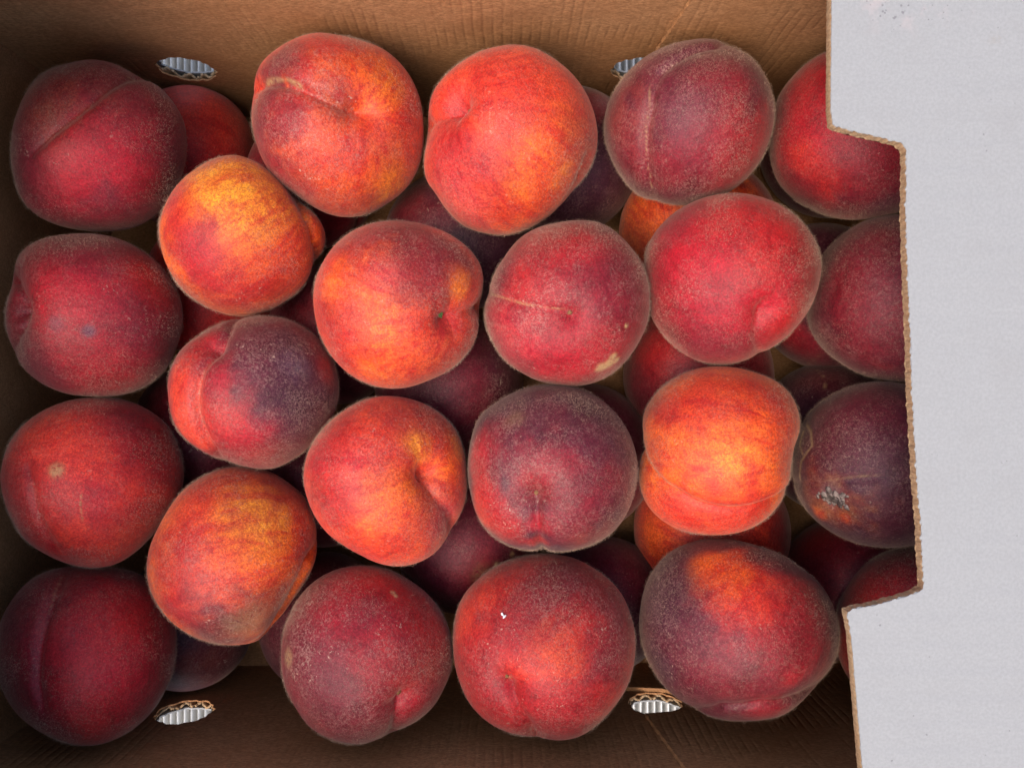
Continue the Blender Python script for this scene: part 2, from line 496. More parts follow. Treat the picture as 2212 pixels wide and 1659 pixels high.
class Frame:
    """a peach as seen along the line to the lens: turns points of the picture into directions from the fruit's centre"""
    def __init__(self, cpx, cpy, z, pts):
        self.c = np.array(at(cpx, cpy, z))
        eye = np.array((0, 0, CAM_H))
        w = eye - self.c
        self.dist = np.linalg.norm(w); self.w = w / self.dist
        ex = np.array((1.0, 0, 0)); ex -= self.w * ex.dot(self.w); self.ex = ex / np.linalg.norm(ex)
        self.ey = np.cross(self.w, self.ex)
        self.eye = eye
        ab = np.array([self.plane(*p) for p in pts])
        ang = np.arctan2(ab[:, 1], ab[:, 0]); rad = np.hypot(ab[:, 0], ab[:, 1])
        o = np.argsort(ang); ang, rad = ang[o], rad[o]
        a3 = np.concatenate([ang - 2 * math.pi, ang, ang + 2 * math.pi]); r3 = np.concatenate([rad, rad, rad])
        g = np.linspace(-math.pi, math.pi, 360, endpoint=False)
        rr = np.interp(g, a3, r3)
        ker = np.exp(-0.5 * (np.arange(-12, 13) / 4.0) ** 2); ker /= ker.sum()
        rr = np.convolve(np.concatenate([rr[-12:], rr, rr[:12]]), ker, 'valid')
        self.g = np.append(g, math.pi); self.rr = np.append(rr, rr[0])
        self.R = rr.mean()
        # low order part, used towards the middle of the fruit
        self.low = (rr * np.cos(2 * g)).mean() * 2, (rr * np.sin(2 * g)).mean() * 2
        self.k = math.sqrt(max(0.5, 1 - (self.R / self.dist) ** 2))     # the rim seen lies slightly this side of the middle
    def plane(self, px, py):
        p = np.array(at(px, py, 0.0)); d = p - self.eye
        t = (self.c - self.eye).dot(self.w) / d.dot(self.w)
        h = self.eye + d * t - self.c
        return h.dot(self.ex), h.dot(self.ey)
    def rim(self, phi):
        return np.interp(phi, self.g, self.rr)
    def dir(self, px, py):
        a, b = self.plane(px, py)
        phi = math.atan2(b, a); rho = math.hypot(a, b) / float(self.rim(phi))
        th = math.asin(rho) if rho < 1 else math.pi / 2 + (rho - 1) * 1.2
        return self.w * math.cos(th) + (self.ex * math.cos(phi) + self.ey * math.sin(phi)) * math.sin(th)

def path(fr, pts, step=0.012):
    ds = [fr.dir(*p) for p in pts]
    out, frac = [], []
    n = len(ds) - 1
    for i in range(n):
        m = max(2, int(np.arccos(np.clip(ds[i].dot(ds[i + 1]), -1, 1)) / step))
        for j in range(m):
            v = ds[i] * (1 - j / m) + ds[i + 1] * (j / m)
            out.append(v / np.linalg.norm(v)); frac.append((i + j / m) / n)
    out.append(ds[-1]); frac.append(1.0)
    return np.array(out), np.array(frac)

def add_down(o, pos, d, fr, dens, n, seed):
    """the peach's own fur: short curved hairs rooted all over the skin, thicker where the down is thick"""
    r = np.random.default_rng(500 + seed)
    i = r.choice(len(pos), n, p=dens / dens.sum())
    p = pos[i] + r.normal(size=(n, 3)) * 0.00025
    nv = d[i] / np.linalg.norm(d[i], axis=1)[:, None]
    t = r.normal(size=(n, 3)); t -= nv * (t * nv).sum(1)[:, None]; t /= np.linalg.norm(t, axis=1)[:, None]
    L = (0.00050 * r.uniform(0.5, 1.6, n))[:, None]
    lean = r.uniform(0.2, 1.3, n)[:, None]
    p0 = p - nv * 0.0003
    p1 = p + (nv + t * lean * 0.5) * L * 0.5
    p2 = p + (nv * 0.8 + t * lean * 1.3) * L
    hc = bpy.data.hair_curves.new('down')
    hc.add_curves([3] * n)
    hc.attributes['position'].data.foreach_set('vector', np.stack([p0, p1, p2], 1).astype(np.float32).ravel())
    ra = hc.attributes.get('radius') or hc.attributes.new('radius', 'FLOAT', 'POINT')
    ra.data.foreach_set('value', np.tile(np.array([0.000014, 0.000013, 0.000007], np.float32), n))
    h = bpy.data.objects.new('down', hc)
    COL.objects.link(h)
    hc.materials.append(M_HAIR)
    h.parent = o
    h['kind'] = 'stuff'

def make_peach(px, py, z, pts, base, fuzz, patches=(), grooves=(), dips=(), lines=(), sub=7, seed=0, label='', group=None, lump=0.012, name='peach', down=0, stem=None, dip_is_stem=True):
    if isinstance(pts, (int, float)):
        r = pts; q = random.Random(seed); p1, p2 = q.uniform(0, 6.28), q.uniform(0, 6.28)
        pts = [(px + r * (1 + .025 * math.sin(2 * a + p1) + .012 * math.sin(3 * a + p2)) * math.cos(a), py + r * (1 + .025 * math.sin(2 * a + p1)) * math.sin(a)) for a in np.linspace(0, 6.283, 40, endpoint=False)]
    fr = Frame(px, py, z, pts)
    d, faces = ICO[sub]
    cw = d @ fr.w; ca = d @ fr.ex; cb = d @ fr.ey
    sn_ = np.sqrt(np.maximum(0, 1 - cw * cw)); phi = np.arctan2(cb, ca)
    low = fr.R + fr.low[0] * np.cos(2 * phi) + fr.low[1] * np.sin(2 * phi)
    rim = fr.rim(phi) * fr.k
    lo = low * fr.k
    e = sn_ ** 3
    rho = lo + (rim - lo) * e
    rho = fr.R + (rho - fr.R) * np.clip(sn_ * 1.3, 0, 1)
    rad = np.full(len(d), 1.0)
    lum = lump * (0.7 * wave_noise(d, 3.0, seed * 7 + 1) + 0.35 * wave_noise(d, 6.0, seed * 7 + 2)) * (1 - 0.75 * e)
    rad += lum
    crease = np.zeros(len(d))
    for g in grooves:
        gp, wide, narrow = g[0], g[1], g[2]
        lip = g[3] if len(g) > 3 else 0.0
        P, fc = path(fr, gp)
        dots = d @ P.T
        k = dots.argmax(1); dist = np.arccos(np.clip(dots[np.arange(len(d)), k], -1, 1))
        tap = np.clip(np.minimum(fc, 1 - fc) * 6 + 0.15, 0, 1)[k]
        tan = np.gradient(P, axis=0)[k]
        side = np.sign(np.einsum('ij,ij->i', np.cross(tan, P[k]), d))
        rad -= 1.5 * wide * tap * np.exp(-np.abs(dist / 0.23) ** 1.5) + 2.4 * narrow * tap * np.exp(-(dist / 0.06) ** 2)
        if lip:
            s = 1 / (1 + np.exp(-np.clip(1.6 * side * dist / 0.03, -30, 30)))
            rad += 1.3 * lip * tap * (s - 0.5) * np.exp(-(dist / 0.34) ** 2) * (1 if lip else 0)
        crease = np.maximum(crease, np.exp(-(dist / 0.07) ** 2) * tap)
    for (x, y, r, dep) in dips:
        v = fr.dir(x, y); a = np.arccos(np.clip(d @ v, -1, 1)); rr = (r / 187.0)
        rad -= 1.35 * dep * np.exp(-(a / rr) ** 2) + 1.1 * dep * np.exp(-np.abs(a / (rr * 0.42)) ** 1.6)
    pos = fr.w[None] * (cw * fr.R * 0.97 * rad)[:, None] + (fr.ex[None] * np.cos(phi)[:, None] + fr.ey[None] * np.sin(phi)[:, None]) * (sn_ * rho * rad)[:, None]
    # pigment
    col = np.tile(np.array(PAL[base]), (len(d), 1))
    fz = np.full(len(d), fuzz)
    scar = np.zeros(len(d))
    wob = 0.20 * wave_noise(d, 7, seed + 900) + 0.16 * wave_noise(d, 16, seed + 901) + 0.12 * wave_noise(d, 34, seed + 902, 20)
    for p in patches:
        x, y, r, code = p[:4]; s = p[4] if len(p) > 4 else 1.0
        v = fr.dir(x, y)
        a = np.arccos(np.clip(d @ v, -1, 1)) / (r / 187.0)
        small = r < 55
        a = a * (1 + (0.25 if small else 0.6) * wob)
        wgt = s * np.exp(-np.clip(a, 0, None) ** 3.2 * 0.8)
        if code == 'T':
            scar = np.maximum(scar, wgt)
        elif code == 'F':
            fz = fz + wgt
        else:
            col = col * (1 - wgt[:, None]) + np.array(PAL[code]) * wgt[:, None]
            if code in 'YOCS':
                fz = fz * (1 - 0.22 * wgt)
            if code in 'DG':
                fz = fz + 0.25 * wgt
    for (lp, code, wpx, s) in lines:
        P, fc = path(fr, lp, 0.02)
        dots = d @ P.T; k = dots.argmax(1); dist = np.arccos(np.clip(dots[np.arange(len(d)), k], -1, 1))
        tap = np.clip(np.minimum(fc, 1 - fc) * 8 + 0.2, 0, 1)[k]
        wd = wpx * (0.48 if code == 'T' else 1) / 187.0 * (1 + 0.5 * wob)
        wgt = s * (0.75 + 0.4 * wob if code == 'T' else 1) * tap * np.exp(-(dist / np.maximum(wd, 0.004)) ** 2)
        if code == 'T':
            scar = np.maximum(scar, wgt)
        elif code == 'F':
            fz = fz + wgt
        else:
            col = col * (1 - wgt[:, None]) + np.array(PAL[code]) * wgt[:, None]
    me = bpy.data.meshes.new(name)
    nv, nf = len(pos), len(faces)
    me.vertices.add(nv); me.loops.add(nf * 3); me.polygons.add(nf)
    me.vertices.foreach_set('co', pos.astype(np.float32).ravel())
    me.loops.foreach_set('vertex_index', faces.astype(np.int32).ravel())
    me.polygons.foreach_set('loop_start', np.arange(0, nf * 3, 3, dtype=np.int32))
    me.polygons.foreach_set('use_smooth', np.ones(nf, dtype=bool))
    if stem is None:
        stem = grooves[0][0][0] if grooves else (dips[0][:2] if dips else (px + 230, py - 120))
    if dips and dip_is_stem:
        stem = dips[0][:2]
    sv = fr.dir(*stem)
    s1 = np.cross(sv, (0.31, 0.52, 0.79)); s1 /= np.linalg.norm(s1); s2 = np.cross(sv, s1)
    q1, q2, q3 = d @ s1, d @ s2, d @ sv
    qh = np.sqrt(np.maximum(q1 * q1 + q2 * q2, 1e-6)); qf = qh ** -0.55
    mer = np.c_[q1 * qf, q2 * qf, q3 * 0.22]
    me.attributes.new('meridian', 'FLOAT_VECTOR', 'POINT').data.foreach_set('vector', mer.astype(np.float32).ravel())
    a = me.attributes.new('skin', 'FLOAT_COLOR', 'POINT')
    a.data.foreach_set('color', np.c_[np.clip(col, 0, 1), np.ones(nv)].astype(np.float32).ravel())
    for nm, val in (('fuzz', np.clip(fz, 0, 1.5)), ('scar', np.clip(scar, 0, 1))):
        me.attributes.new(nm, 'FLOAT', 'POINT').data.foreach_set('value', val.astype(np.float32))
    me.update(calc_edges=True)
    o = link(name, me, M_PEACH)
    o.location = fr.c
    tag(o, label, 'peach', group)
    if down:
        add_down(o, pos, d, fr, np.clip(fz, 0.15, 1.4) * np.clip(0.6 + 1.0 * wave_noise(d, 8, seed + 333), 0.05, 2.6), down, seed)
    o_info = dict(o=o, fr=fr, d=d, pos=pos)
    FRUIT.append((o, fr.c, fr.R, pos, d))
    return o_info

def surf(info, px, py, lift=0.0):
    v = info['fr'].dir(px, py)
    i = int((info['d'] @ v).argmax())
    return Vector(info['pos'][i] * (1 + lift)), Vector(v)

TOP = 'peaches of the top layer'
LOW = 'peaches of the bottom layer'
ZP = 0.090
T = {}
def top(key, px, py, pts, base, fuzz, label, z=ZP, **kw):
    T[key] = make_peach(px, py, z, pts, base, fuzz, label=label, group=TOP, seed=len(T) + 1, down=17000, **kw)

top('a1', 215, 313, [(201,128),(249,136),(296,157),(345,188),(374,222),(398,262),(404,314),(387,393),(340,462),(293,491),(236,500),(167,496),(105,480),(55,446),(30,380),(26,310),(40,240),(65,190),(100,155),(150,137)],
    'K', .55, 'dark crimson peach with a diagonal groove in the top left corner',
    patches=[(140,230,120,'B',.9),(90,190,70,'K',.4),(230,390,130,'S',.9),(220,360,70,'S',.6),(230,485,90,'M',.7),(380,330,70,'M',.6),(50,340,80,'M',.7),(290,190,70,'M',.5),(330,420,80,'M',.4)],
    grooves=[([(70,345),(110,305),(160,265),(205,225),(250,190),(310,168),(350,165)], .035, .014, .05)],
    lines=[([(275,160),(300,165),(325,178)],'T',4,.8),([(105,310),(160,266),(215,215)],'F',10,.6)])
top('a2', 728, 270, [(692,70),(724,76),(776,88),(829,107),(868,141),(891,173),(910,222),(915,275),(915,327),(902,372),(868,419),(836,441),(797,463),(750,470),(713,464),(672,443),(638,417),(601,393),(570,351),(554,309),(543,262),(541,217),(543,178),(558,141),(590,113),(627,89),(661,75)],
    'C', .75, 'grooved orange and crimson peach with a tan seam line',
    patches=[(610,260,100,'K',.95),(600,340,90,'K',.85),(690,130,90,'R',.7),(590,150,60,'M',.7),(640,130,50,'M',.4),(800,170,85,'O',1),(740,120,60,'R',.5),(790,390,120,'O',1),(840,400,50,'Y',.5),(840,190,40,'Y',.4),(760,420,50,'R',.5),(730,330,70,'C',.7),(660,410,80,'K',.6),(555,260,45,'M',.6),(720,215,40,'B',.6),(840,330,50,'B',.35),(860,240,60,'R',.4),(760,330,30,'R',.5),(820,300,36,'R',.4),(760,200,30,'R',.4),(690,330,120,'F',.4),(690,160,90,'F',.4)],
    grooves=[([(525,190),(553,174),(620,180),(680,205),(740,232),(785,236)], .055, .022, -.05)], dips=[(782,238,48,.09)],
    lines=[([(553,175),(585,168),(625,174),(655,190)],'T',8,1),([(620,175),(700,215),(745,232)],'F',14,.6)])
top('a3', 1103, 302, [(1108,98),(1147,103),(1186,123),(1225,152),(1259,191),(1280,235),(1291,288),(1288,327),(1275,366),(1252,400),(1236,419),(1197,457),(1147,491),(1094,508),(1055,505),(1004,491),(967,457),(939,412),(923,400),(915,361),(918,300),(917,262),(920,235),(933,201),(959,167),(999,133),(1038,112),(1077,102)],
    'C', .65, 'coral and orange peach with a red stem hollow, beside the grooved orange peach',
    patches=[(1130,400,130,'O',.6),(1110,395,35,'Y',.3),(1180,300,70,'O',.4),(1060,420,60,'R',.5),(1180,420,50,'R',.4),(1090,310,70,'R',.35),(985,225,40,'S',1),(960,320,70,'R',.7),(975,360,50,'S',.5),(1060,160,80,'C',.9),(1060,190,60,'R',.4),(1235,330,60,'B',.5),(1255,260,60,'B',.4),(1000,440,60,'P',.5),(1140,220,50,'R',.45),(1050,360,36,'S',.5),(1150,330,40,'O',.6),(1010,300,30,'S',.4),(1200,380,30,'Y',.3),(1090,460,40,'R',.4)],
    grooves=[([(990,225),(955,243),(925,258),(895,268)], .055, .014, .03),([(1262,320),(1245,370),(1225,415),(1205,450)], .02, .006, .03)], dips=[(988,222,46,.10)],
    lines=[([(1258,330),(1240,380),(1228,410)],'F',12,.7)])
top('a4', 1490, 265, [(1545,85),(1573,92),(1605,110),(1619,120),(1649,158),(1668,205),(1673,238),(1663,300),(1641,349),(1608,390),(1526,436),(1474,443),(1422,437),(1377,420),(1364,408),(1338,374),(1317,335),(1305,296),(1306,251),(1317,215),(1338,181),(1364,149),(1395,123),(1435,103),(1487,89)],
    'M', .85, 'maroon peach with a thin upright orange seam line, against the bright wall',
    patches=[(1540,220,90,'K',.7),(1600,340,90,'R',.6),(1440,370,80,'K',.7),(1500,330,80,'K',.5),(1360,260,70,'B',.5),(1350,330,60,'K',.4),(1470,230,60,'M',.8),(1480,120,70,'D',.4)],
    grooves=[([(1590,70),(1545,98),(1475,125),(1425,165),(1403,240),(1394,320),(1402,390),(1415,450)], .028, .012, .035)],
    lines=[([(1412,175),(1402,235),(1394,310),(1402,390),(1410,425)],'T',2.6,.6),([(1540,100),(1475,125),(1425,165)],'F',12,.8)])
top('a5', 1850, 292, [(1780,113),(1744,136),(1712,167),(1684,202),(1672,240),(1664,300),(1665,350),(1682,396),(1717,431),(1750,449),(1799,469),(1840,475),(1881,473),(1944,460),(1990,430),(2020,380),(2035,310),(2030,240),(2005,180),(1960,135),(1905,110),(1840,103)],
    'K', .55, 'bright crimson peach half covered by the upper tab of the white flap', z=.086,
    patches=[(1760,230,110,'R',.8),(1740,300,80,'S',.7),(1735,340,40,'C',.4),(1830,420,90,'R',.6),(1800,380,40,'C',.3),(1910,440,80,'D',.8),(1900,360,80,'K',.7),(1690,240,50,'M',.4),(1760,440,60,'M',.5)])
top('b1', 523, 508, [(508,334),(471,340),(424,364),(387,395),(359,438),(343,485),(345,517),(353,556),(372,595),(406,637),(445,663),(497,682),(536,683),(567,676),(619,648),(659,616),(687,574),(703,538),(704,514),(695,483),(677,459),(652,440),(630,420),(614,400),(585,374),(554,351)],
    'O', .5, 'brightest orange-yellow peach with red cheeks, touching the grooved orange peach',
    patches=[(520,400,120,'Y',1),(570,440,100,'Y',.8),(470,450,70,'Y',.5),(420,540,75,'S',.8),(470,580,80,'R',.6),(390,470,55,'C',.7),(560,610,90,'R',.55),(450,650,70,'M',.5),(640,540,70,'C',.7),(685,560,45,'O',.8),(520,550,50,'O',.5),(375,430,50,'P',.5),(540,665,60,'B',.4),(590,560,60,'F',.5),(425,545,62,'S',.75),(490,620,70,'R',.6),(600,620,50,'R',.4)],
    grooves=[([(640,425),(668,470),(690,525),(703,580),(705,620)], .05, .012, -.05)])
top('b2', 863, 658, [(844,477),(802,483),(763,498),(724,529),(698,566),(682,603),(677,642),(682,687),(695,731),(719,773),(754,808),(797,830),(842,840),(881,837),(923,822),(959,807),(999,776),(1030,731),(1042,695),(1041,669),(1047,640),(1048,608),(1035,566),(1012,538),(980,512),(933,491),(886,480)],
    'C', .8, 'orange-red peach with a dark cap and a green leaf scrap at its stem',
    patches=[(870,520,120,'M',.8),(800,515,70,'K',.5),(940,560,90,'K',.8),(980,560,60,'M',.5),(770,580,60,'R',.6),(735,620,55,'O',.95),(745,640,30,'C',.3),(830,660,90,'O',.8),(830,720,50,'Y',.25),(780,680,40,'R',.4),(900,700,50,'C',.7),(790,750,50,'C',.6),(840,790,90,'O',.8),(830,800,40,'Y',.25),(900,810,50,'R',.5),(715,690,50,'K',.5),(992,620,36,'O',.7),(992,620,22,'Y',.35),(965,695,40,'S',.7),(890,610,60,'K',.75),(740,770,50,'R',.6),(880,770,50,'C',.5),(960,760,70,'B',.3),(830,600,40,'P',.4),(900,540,120,'F',.4)],
    grooves=[([(958,688),(1000,674),(1040,664),(1068,655)], .06, .014, .0)], dips=[(960,690,40,.07)],
    lines=[([(975,680),(1010,668),(1040,660)],'F',14,.6)])
top('b3', 1225, 655, [(1265,476),(1304,484),(1343,512),(1372,546),(1393,582),(1403,621),(1403,661),(1398,700),(1377,744),(1348,784),(1312,814),(1278,829),(1238,835),(1199,831),(1155,820),(1129,805),(1089,776),(1063,734),(1047,695),(1043,663),(1051,627),(1063,598),(1087,559),(1121,514),(1155,493),(1207,481)],
    'K', .9, 'round crimson peach with a pale side seam and a tan star-shaped scar',
    patches=[(1220,550,100,'R',.6),(1260,560,50,'S',.5),(1130,620,70,'R',.7),(1250,710,100,'R',.5),(1230,785,80,'S',.7),(1330,620,80,'M',.7),(1085,600,50,'M',.6),(1280,640,60,'K',.6),(1100,720,70,'P',.35),(1240,690,30,'S',.6),(1312,778,13,'T',1),(1303,786,9,'T',1),(1318,764,9,'T',1),(1325,772,9,'T',1),(1295,787,13,'T',.9),(1344,700,5,'T',1),(1210,500,70,'F',.5),(1180,670,50,'F',.5),(1340,680,60,'F',.4)],
    grooves=[([(1030,628),(1060,632),(1110,648),(1170,662),(1235,675)], .028, .008, -.015)], dips=[(1235,682,40,.055)],
    lines=[([(1047,630),(1090,644),(1150,660),(1220,668)],'T',4.2,.7),([(1150,675),(1200,690)],'F',14,.9)])
top('b4', 1587, 603, [(1584,417),(1539,423),(1487,441),(1448,467),(1416,501),(1395,540),(1392,580),(1399,640),(1407,689),(1430,721),(1461,752),(1495,776),(1526,786),(1579,789),(1608,784),(1649,765),(1690,735),(1723,703),(1753,659),(1769,612),(1775,577),(1769,541),(1750,501),(1723,471),(1687,443),(1643,425)],
    'S', .42, 'bright red peach with a deep creased stem hollow, beside the mauve one', z=.093,
    patches=[(1600,520,90,'R',.7),(1530,570,60,'S',.8),(1470,470,60,'M',.5),(1420,600,50,'K',.6),(1720,560,70,'K',.7),(1740,620,60,'B',.4),(1480,720,90,'K',.8),(1540,760,70,'M',.5),(1668,705,62,'R',.7),(1640,570,50,'C',.3),(1690,500,60,'R',.7),(1560,650,60,'K',.4),(1610,740,50,'M',.5),(1600,460,70,'F',.5),(1480,600,60,'F',.6),(1720,610,60,'F',.4)],
    grooves=[([(1660,630),(1637,660),(1630,710),(1640,760),(1650,790)], .026, .012, -.012)], dips=[(1645,665,44,.045)],
    lines=[([(1620,720),(1640,755)],'F',12,.8)])
top('b5', 1930, 645, [(1947,464),(1908,466),(1867,477),(1832,498),(1799,528),(1775,558),(1755,610),(1744,665),(1748,710),(1772,749),(1813,782),(1854,806),(1903,820),(1960,827),(2020,815),(2075,770),(2105,700),(2110,630),(2090,560),(2050,500),(2000,470)],
    'M', .8, 'dull mauve peach with a small dark spot, half under the notch of the white flap', z=.084,
    patches=[(1850,560,90,'K',.6),(1890,700,90,'K',.7),(1840,640,80,'K',.5),(1900,610,60,'K',.4),(1893,520,20,'K',.9),(1880,520,50,'D',.3),(1800,560,50,'D',.3)])
top('c1', 210, 680, [(183,505),(222,508),(262,519),(301,540),(338,566),(366,603),(387,640),(395,682),(390,721),(377,760),(361,794),(327,825),(283,848),(236,856),(196,855),(144,850),(99,833),(60,807),(29,765),(16,721),(13,680),(19,645),(27,614),(27,582),(37,553),(60,530),(97,514),(139,508)],
    'K', .65, 'dark crimson peach with two grey spots and a notch in its side',
    patches=[(210,680,170,'S',.45),(150,650,80,'S',.8),(120,620,60,'S',.4),(290,620,80,'R',.4),(230,780,110,'R',.35),(340,740,80,'M',.5),(60,760,70,'M',.6),(200,540,90,'M',.6),(270,690,70,'M',.35),(192,714,13,'G',.8),(128,698,17,'G',.4),(100,810,60,'M',.6)],
    grooves=[([(22,585),(38,625),(52,668),(38,715),(18,760)], .04, .012, .05)], dips=[(38,672,34,.10)],
    lines=[([(45,640),(53,675),(50,690)],'F',8,.8)])
top('c2', 548, 847, [(576,682),(523,684),(476,697),(432,724),(393,752),(372,789),(362,820),(364,856),(369,893),(385,930),(419,961),(458,985),(497,1000),(536,1009),(554,1012),(593,1011),(632,992),(669,964),(698,930),(719,903),(729,869),(733,830),(729,815),(713,765),(687,731),(651,705),(619,689)],
    'K', .9, 'two-tone peach, orange lobe and dusky purple cheek parted by a pale curved seam',
    patches=[(395,830,60,'C',.8),(410,900,65,'C',.8),(430,945,50,'C',.6),(440,750,50,'R',.7),(500,830,60,'S',.6),(540,930,70,'S',.85),(490,900,50,'R',.8),(640,830,110,'D',.95),(610,750,90,'D',.9),(560,780,60,'M',.8),(650,920,80,'D',.75),(530,720,60,'M',.8),(500,760,40,'M',.4),(632,785,36,'G',.8),(580,980,50,'B',.4),(700,800,30,'C',.3),(460,740,30,'S',.4)],
    grooves=[([(520,668),(492,715),(468,757),(438,795),(426,850),(435,915),(462,970),(490,1015)], .03, .018, .035)], dips=[(462,752,40,.05)],
    lines=[([(470,757),(440,795),(428,850),(437,915),(460,965)],'T',3.0,.4),([(470,757),(440,795),(428,850),(437,915),(470,980)],'F',16,.7)])
top('c3', 200, 1042, [(199,857),(249,859),(288,869),(327,888),(359,914),(377,945),(393,987),(398,1024),(393,1060),(377,1094),(351,1131),(322,1165),(288,1197),(249,1220),(209,1227),(157,1220),(105,1199),(60,1168),(29,1123),(10,1079),(1,1034),(8,992),(21,956),(44,924),(86,890),(139,867)],
    'R', .55, 'plain red peach with one yellow dot and a thin scratch, left end',
    patches=[(200,1050,170,'C',.35),(280,930,70,'K',.6),(330,1010,60,'K',.5),(150,1060,80,'S',.5),(110,950,80,'C',.4),(190,1000,60,'C',.35),(230,1150,110,'C',.35),(40,1060,60,'K',.6),(300,1120,70,'B',.5),(60,1140,60,'K',.5),(128,1018,15,'T',.55),(128,1018,17,'B',.6),(205,1075,35,'S',.6),(280,900,60,'M',.4)],
    grooves=[([(62,985),(78,1040),(92,1095),(110,1150),(130,1190)], .02, .010, .012)],
    lines=[([(70,1020),(90,1070),(100,1120),(118,1172)],'F',9,1.0),([(180,1060),(177,1085),(181,1118)],'T',2.6,.9)])
top('c4', 832, 1040, [(836,855),(881,860),(923,875),(954,896),(983,927),(999,966),(1007,1008),(1008,1053),(1004,1087),(991,1126),(973,1163),(944,1194),(907,1215),(863,1224),(816,1216),(782,1199),(742,1176),(708,1152),(682,1118),(664,1076),(656,1037),(659,1000),(672,964),(693,932),(724,901),(763,875),(802,859)],
    'C', .75, 'red and orange peach with a deep side hollow and yellow flecks',
    patches=[(700,990,65,'S',.95),(745,960,60,'R',.7),(830,920,80,'C',.7),(790,1030,70,'P',.4),(860,1060,70,'O',.9),(830,1120,80,'O',.7),(740,1085,60,'R',.8),(720,1100,40,'S',.4),(905,965,36,'Y',.7),(985,960,36,'Y',.6),(965,1010,36,'O',.9),(890,1160,80,'C',.6),(945,1110,60,'B',.5),(880,890,70,'B',.4),(850,1000,50,'R',.35),(690,1060,40,'M',.4),(960,1130,40,'P',.5)],
    grooves=[([(915,985),(925,1030),(948,1075),(978,1120),(1000,1160)], .05, .014, -.05)], dips=[(930,1025,46,.09)],
    lines=[([(960,1090),(982,1125),(985,1150)],'M',6,.6)])
top('c5', 1193, 1013, [(1186,830),(1225,832),(1265,843),(1304,867),(1335,898),(1359,935),(1372,971),(1377,1008),(1373,1047),(1364,1087),(1346,1123),(1317,1155),(1278,1176),(1233,1189),(1176,1195),(1134,1191),(1097,1178),(1060,1155),(1034,1123),(1017,1066),(1010,1026),(1012,987),(1020,940),(1035,898),(1068,872),(1108,848),(1147,834)],
    'D', .95, 'dusky purple peach with a central stem hollow and a bright red streak below it',
    patches=[(1150,950,90,'M',.7),(1250,980,90,'M',.9),(1060,980,60,'K',.5),(1038,985,45,'S',.9),(1050,1060,50,'R',.9),(1090,1130,60,'R',.8),(1040,1110,40,'C',.6),(1165,1130,26,'S',1),(1160,1170,24,'R',.8),(1150,1010,60,'K',.8),(1160,1050,40,'R',.6),(1140,1080,40,'K',.7),(1240,1110,80,'K',.7),(1230,1040,60,'K',.6),(1200,1000,40,'S',.25),(1300,1050,60,'K',.4),(1140,905,40,'F',.8),(1250,900,60,'F',.5),(1115,912,26,'F',.9),(1165,885,26,'F',.7),(1120,910,20,'T',.18),(1290,1150,60,'B',.5)],
    grooves=[([(1153,1072),(1158,1110),(1165,1150),(1170,1190),(1172,1225)], .03, .018, .0)], dips=[(1153,1070,56,.08)])
top('c6', 1553, 975, [(1553,791),(1500,797),(1455,817),(1422,843),(1395,880),(1386,909),(1387,943),(1380,975),(1378,1013),(1382,1053),(1395,1087),(1422,1118),(1461,1142),(1513,1153),(1566,1155),(1608,1147),(1649,1126),(1682,1096),(1701,1072),(1712,1042),(1709,1009),(1714,965),(1727,935),(1729,908),(1720,872),(1701,842),(1671,820),(1635,807)],
    'O', .6, 'orange-yellow peach with a beaded seam curving round its lower edge',
    patches=[(1560,960,100,'Y',.35),(1590,1000,50,'Y',.9),(1560,1040,60,'C',.4),(1520,900,60,'C',.5),(1600,900,60,'C',.5),(1500,1000,50,'C',.4),(1480,860,80,'C',.8),(1560,850,80,'R',.45),(1650,860,60,'R',.6),(1690,910,55,'R',.7),(1410,880,36,'M',.5),(1440,890,36,'R',.7),(1425,990,45,'R',.5),(1450,1110,70,'C',1),(1600,1115,90,'C',1),(1540,1110,60,'R',.3),(1685,1000,45,'R',.6),(1400,1010,30,'O',.6),(1640,950,50,'C',.5)],
    grooves=[([(1362,930),(1388,970),(1420,1030),(1470,1065),(1540,1088),(1620,1092),(1680,1072),(1714,1025),(1740,990)], .04, .014, -.03)], dips=[(1375,955,36,.06),(1722,1010,40,.06)],
    lines=[([(1425,1035),(1475,1066),(1545,1088),(1620,1092),(1690,1064)],'T',4.5,.85),([(1390,930),(1400,985),(1425,1030)],'F',8,.8)])
top('c7', 1895, 1003, [(1957,831),(1908,823),(1867,827),(1826,839),(1785,861),(1753,886),(1733,915),(1715,957),(1709,995),(1713,1044),(1723,1072),(1750,1112),(1785,1143),(1826,1164),(1867,1178),(1914,1183),(1974,1178),(2030,1155),(2070,1105),(2090,1045),(2092,980),(2075,910),(2035,860),(1995,838)],
    'D', .7, 'dark purple peach with tan ring scars and a mouldy sunken wound, at the flap notch', z=.085,
    patches=[(1850,880,90,'M',.9),(1820,950,90,'M',.8),(1900,920,80,'M',.8),(1900,1090,80,'M',.5),(1930,1000,60,'D',.6),(1797,1088,60,'W',1),(1772,1108,18,'O',.55),(1828,1115,14,'O',.4),(1800,1070,30,'G',.8),(1760,1060,18,'M',.7)],
    grooves=[([(1700,1045),(1740,1044),(1800,1040),(1860,1034),(1920,1028)], .008, .010, .01)], dips=[(1798,1090,46,.045)],
    lines=[([(1745,915),(1758,935),(1762,965),(1745,985),(1736,1000)],'T',8,.75),([(1742,985),(1733,962),(1742,930)],'T',7,1),([(1738,990),(1734,1010),(1730,1040)],'T',8,.75),([(1780,1038),(1850,1028),(1905,1024)],'T',4,.5),([(1735,1046),(1765,1042)],'M',3,.9)])
